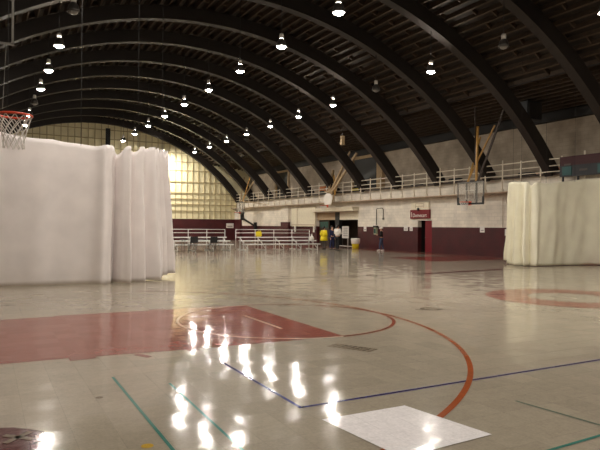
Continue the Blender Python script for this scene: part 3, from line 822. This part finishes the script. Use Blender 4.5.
# bin, poster stand, column in the entrance
t = thing('trash_bin', 'yellow bin with white liner against the wall right of the entrance', 'bin', (23.75, 35.85, 0))
MB().lathe([(.20, 0), (.24, .02), (.27, .42), (.28, .5)], 18).build('body', M['yellow'], t)
MB().lathe([(.285, .36), (.31, .4), (.33, .62), (.34, .72), (.31, .76), (.28, .7)], 18, cap=False).build('liner', M['white'], t)
t = thing('poster_stand', 'white poster on a thin stand beside the entrance', 'sign', (23.3, 36.5, 0), R(52))
MB().box(-.03, -.24, .75, .0, .24, 1.62, .006).build('poster', M['paper'], t)
m = MB()
for k in range(5): m.box(-.034, -.16, .9 + k*.14, -.03, .16, .95 + k*.14)
m.build('printed_lines', M['grey_cloth'], t)
MB().tube([(.02, -.18, .02), (.02, -.18, 1.6)], .022, 8).build('pole', M['white'], t)
MB().tube([(.02, .2, .02), (.02, .2, 1.3)], .01, 8).build('pole', M['grey_metal'], t)
MB().box(-.2, -.3, 0, .2, .3, .03, .01).build('base', M['dark_metal'], t)
t = thing('barrier_rail', 'low white rail lying across the entrance threshold', 'rail', (24.2, 37.9, 0))
MB().tube([(0, -1.2, .12), (0, 1.2, .12)], .03, 8).build('rail', M['white'], t)
for y_ in (-1.1, 1.1): MB().box(-.12, y_ - .03, 0, .12, y_ + .03, .12).build('foot', M['white'], t)
t = thing('steel_column', 'black steel column standing in the middle of the entrance', 'column', (XR + .15, 39.55, 0))
MB().box(-.14, -.3, 0, .14, .3, EZ).build('shaft', M['black'], t); MB().box(-.2, -.36, 0, .2, .36, .06).build('base_plate', M['black'], t)

# ------------------------------------------------------------------ people
def skin(name, V, E, rad, mtl, parent, root=0, sub=1):
    me = bpy.data.meshes.new(name); me.from_pydata(V, E, []); me.update(); me.materials.append(mtl)
    o = bpy.data.objects.new(name, me); C.objects.link(o); o.parent = parent
    mo = o.modifiers.new('skin', 'SKIN'); mo.use_smooth_shade = True
    for i, d in enumerate(me.skin_vertices[0].data):
        r_ = rad[i]; d.radius = r_ if isinstance(r_, tuple) else (r_, r_); d.use_root = (i == root)
    s_ = o.modifiers.new('sub', 'SUBSURF'); s_.levels = sub; s_.render_levels = sub
    return o
def person(label, loc, rz, H, top, top_mat, leg_mat, shoe_mat, hair=True, cap=None, arms='down', stride=.06, coat_len=0, bulk=1.0):
    """stands at loc facing local -y"""
    t = thing('person', label, 'person', loc, rz); k = H / 1.75
    def S(p): return (p[0]*k, p[1]*k, p[2]*k)
    J = dict(pel=(0, 0, .95), wst=(0, 0, 1.08), chs=(0, .0, 1.28), upc=(0, .0, 1.40), nek=(0, -.01, 1.49), jaw=(0, -.03, 1.565), skl=(0, -.01, 1.64), crn=(0, 0, 1.695), nos=(0, -.115, 1.60))
    V = []; E = []; rad = []; ix = {}
    def add(n, p, r_, par=None):
        ix[n] = len(V); V.append(S(p)); rad.append(tuple(a*k for a in r_) if isinstance(r_, tuple) else r_*k)
        if par: E.append((ix[par], ix[n]))
    add('pel', J['pel'], (.145, .10)); add('wst', J['wst'], (.13, .09), 'pel'); add('chs', J['chs'], (.155, .105), 'wst'); add('upc', J['upc'], (.13, .085), 'chs')
    add('nek', J['nek'], .052, 'upc'); add('jaw', J['jaw'], (.06, .07), 'nek'); add('skl', J['skl'], (.075, .09), 'jaw'); add('crn', J['crn'], (.055, .065), 'skl')
    add('nos', J['nos'], .012, 'jaw')
    arm = {}
    for s in (-1, 1):
        if arms == 'down': A = [(s*.18, 0, 1.40), (s*.235, .02, 1.12), (s*.25, -.05, .88)]
        elif arms == 'pockets': A = [(s*.18, 0, 1.40), (s*.27, .06, 1.13), (s*.19, -.10, .98)]
        else: A = [(s*.18, 0, 1.40), (s*.25, .0, 1.13), (s*.13, -.24, 1.16)]
        arm[s] = A
        add('sho%d' % s, A[0], .062, 'upc'); add('elb%d' % s, A[1], .043, 'sho%d' % s); add('wri%d' % s, A[2], .029, 'elb%d' % s)
        d = (Vector(A[2]) - Vector(A[1])).normalized(); pm = Vector(A[2]) + d * .06
        add('plm%d' % s, tuple(pm), (.018, .034), 'wri%d' % s)
        side = Vector((0, 1, 0)) if abs(d.y) < .7 else Vector((0, 0, 1)); side = (side - d * side.dot(d)).normalized(); inw = d.cross(side).normalized() * (.02 * -s)
        for q, (o_, ln) in enumerate(((-.027, .075), (-.009, .085), (.009, .08), (.027, .062))):
            a = pm + d*.035 + side*o_; b = a + d*ln*.55; c = b + d*ln*.4 + inw
            add('f%d%d' % (s, q), tuple(a), .0095, 'plm%d' % s); add('g%d%d' % (s, q), tuple(b), .009, 'f%d%d' % (s, q)); add('h%d%d' % (s, q), tuple(c), .007, 'g%d%d' % (s, q))
        a = pm - side*.045 - d*.01; b = a - side*.012 + d*.04
        add('t%d' % s, tuple(a), .011, 'plm%d' % s); add('u%d' % s, tuple(b), .009, 't%d' % s)
        add('ear%d' % s, (s*.082, .0, 1.615), .013, 'skl')
        fy = -s * stride
        add('hip%d' % s, (s*.085, 0, .88), .088, 'pel'); add('kne%d' % s, (s*.095, fy*.6 - .015, .49), .058, 'hip%d' % s); add('ank%d' % s, (s*.10, fy + .02, .09), .04, 'kne%d' % s)
        add('toe%d' % s, (s*.115, fy - .14, .035), .034, 'ank%d' % s)
    skin('body', V, E, rad, M['skin'], t, 0, 1)
    # clothing over the same skeleton
    def garment(name, names, extra, mtl, root, over={}):
        vv = [V[ix[n]] for n in names]; rr = []
        for n in names:
            r_ = rad[ix[n]]; e_ = extra * k
            r_ = r_ if isinstance(r_, tuple) else (r_, r_)
            if n in over: r_ = tuple(a*k for a in over[n]); e_ = 0
            rr.append((r_[0] + e_, r_[1] + e_))
        ee = [(names.index(a), names.index(b)) for a, b in [(list(ix)[i], list(ix)[j]) for i, j in E] if a in names and b in names]
        return skin(name, vv, ee, rr, mtl, t, names.index(root), 1)
    tn = ['pel', 'wst', 'chs', 'upc'] + [p + str(s) for s in (-1, 1) for p in ('sho', 'elb', 'wri')]
    ov = {'pel': (.165*bulk, .125*bulk), 'wst': (.155*bulk, .12*bulk), 'chs': (.175*bulk, .13*bulk)}
    garment(top, tn, .016 * bulk * bulk, top_mat, 'pel', ov)
    ln = ['pel'] + [p + str(s) for s in (-1, 1) for p in ('hip', 'kne', 'ank')]
    garment('trousers', ln, .018, leg_mat, 'pel')
    if coat_len:
        m = MB(); m.lathe([(.17*bulk*k, .98*k), (.19*bulk*k, (.98 - coat_len*.5)*k), (.205*bulk*k, (.98 - coat_len)*k), (.19*bulk*k, (.98 - coat_len)*k), (.16*bulk*k, .97*k)], 18, cap=False)
        m.build('coat_skirt', top_mat, t)
    for s in (-1, 1):
        fy = -s * stride
        m = MB(); m.tube([S((s*.10, fy + .075, .045)), S((s*.10, fy + .03, .055)), S((s*.112, fy - .08, .045)), S((s*.118, fy - .17, .03))], [.040*k, .050*k, .044*k, .026*k], 10)
        m.build('shoe', shoe_mat, t)
        m = MB(); m.lathe([(.001, -.008), (.008, 0), (.001, .008)], 6, c=S((s*.03, -.098, 1.625)), cap=False); m.build('eye', M['black'], t)
    m = MB(); n = 14
    prof_ = [(.098, -.02), (.104, .03), (.092, .07), (.06, .105), (.004, .118)]
    m.lathe([(a*k, b*k) for a, b in prof_], n, c=S((0, .018, 1.64)), cap=False)
    if cap is None: m.tube([S((0, .07, 1.66)), S((0, .075, 1.58)), S((0, .06, 1.52))], [.06*k, .06*k, .04*k], 8); m.build('hair', M['hair'], t)
    else:
        m.tube([S((0, -.06, 1.665)), S((0, -.17, 1.65))], [.07*k, .05*k], 8); m.build('cap', cap, t)
    return t
def face(dx, dy):  # heading so local -y points along (dx,dy)
    return math.atan2(dx, -dy)
person('person in a bulky bright yellow coat at the end of the bleacher', (20.95, 35.6, 0), face(.8, .5), 1.60, 'coat', M['coat_yellow'], M['grey_cloth'], M['black'], arms='pockets', coat_len=.32, bulk=1.45)
person('person in white shirt and black trousers standing before the dark entrance', (20.65, 33.3, 0), face(.9, .4), 1.74, 'shirt', M['shirt_white'], M['cloth_black'], M['black'], arms='front', bulk=1.35)
person('person in dark navy clothes between the yellow coat and the white shirt', (21.0, 34.6, 0), face(.3, -.9), 1.66, 'jacket', M['cloth_navy'], M['cloth_navy'], M['black'], arms='down', bulk=.95)
person('person in black jacket, pale cap and jeans walking left along the maroon wall', (23.35, 32.15, 0), face(-.75, .62), 1.60, 'jacket', M['cloth_black'], M['jeans'], M['white'], cap=M['shirt_white'], arms='front', stride=.13)
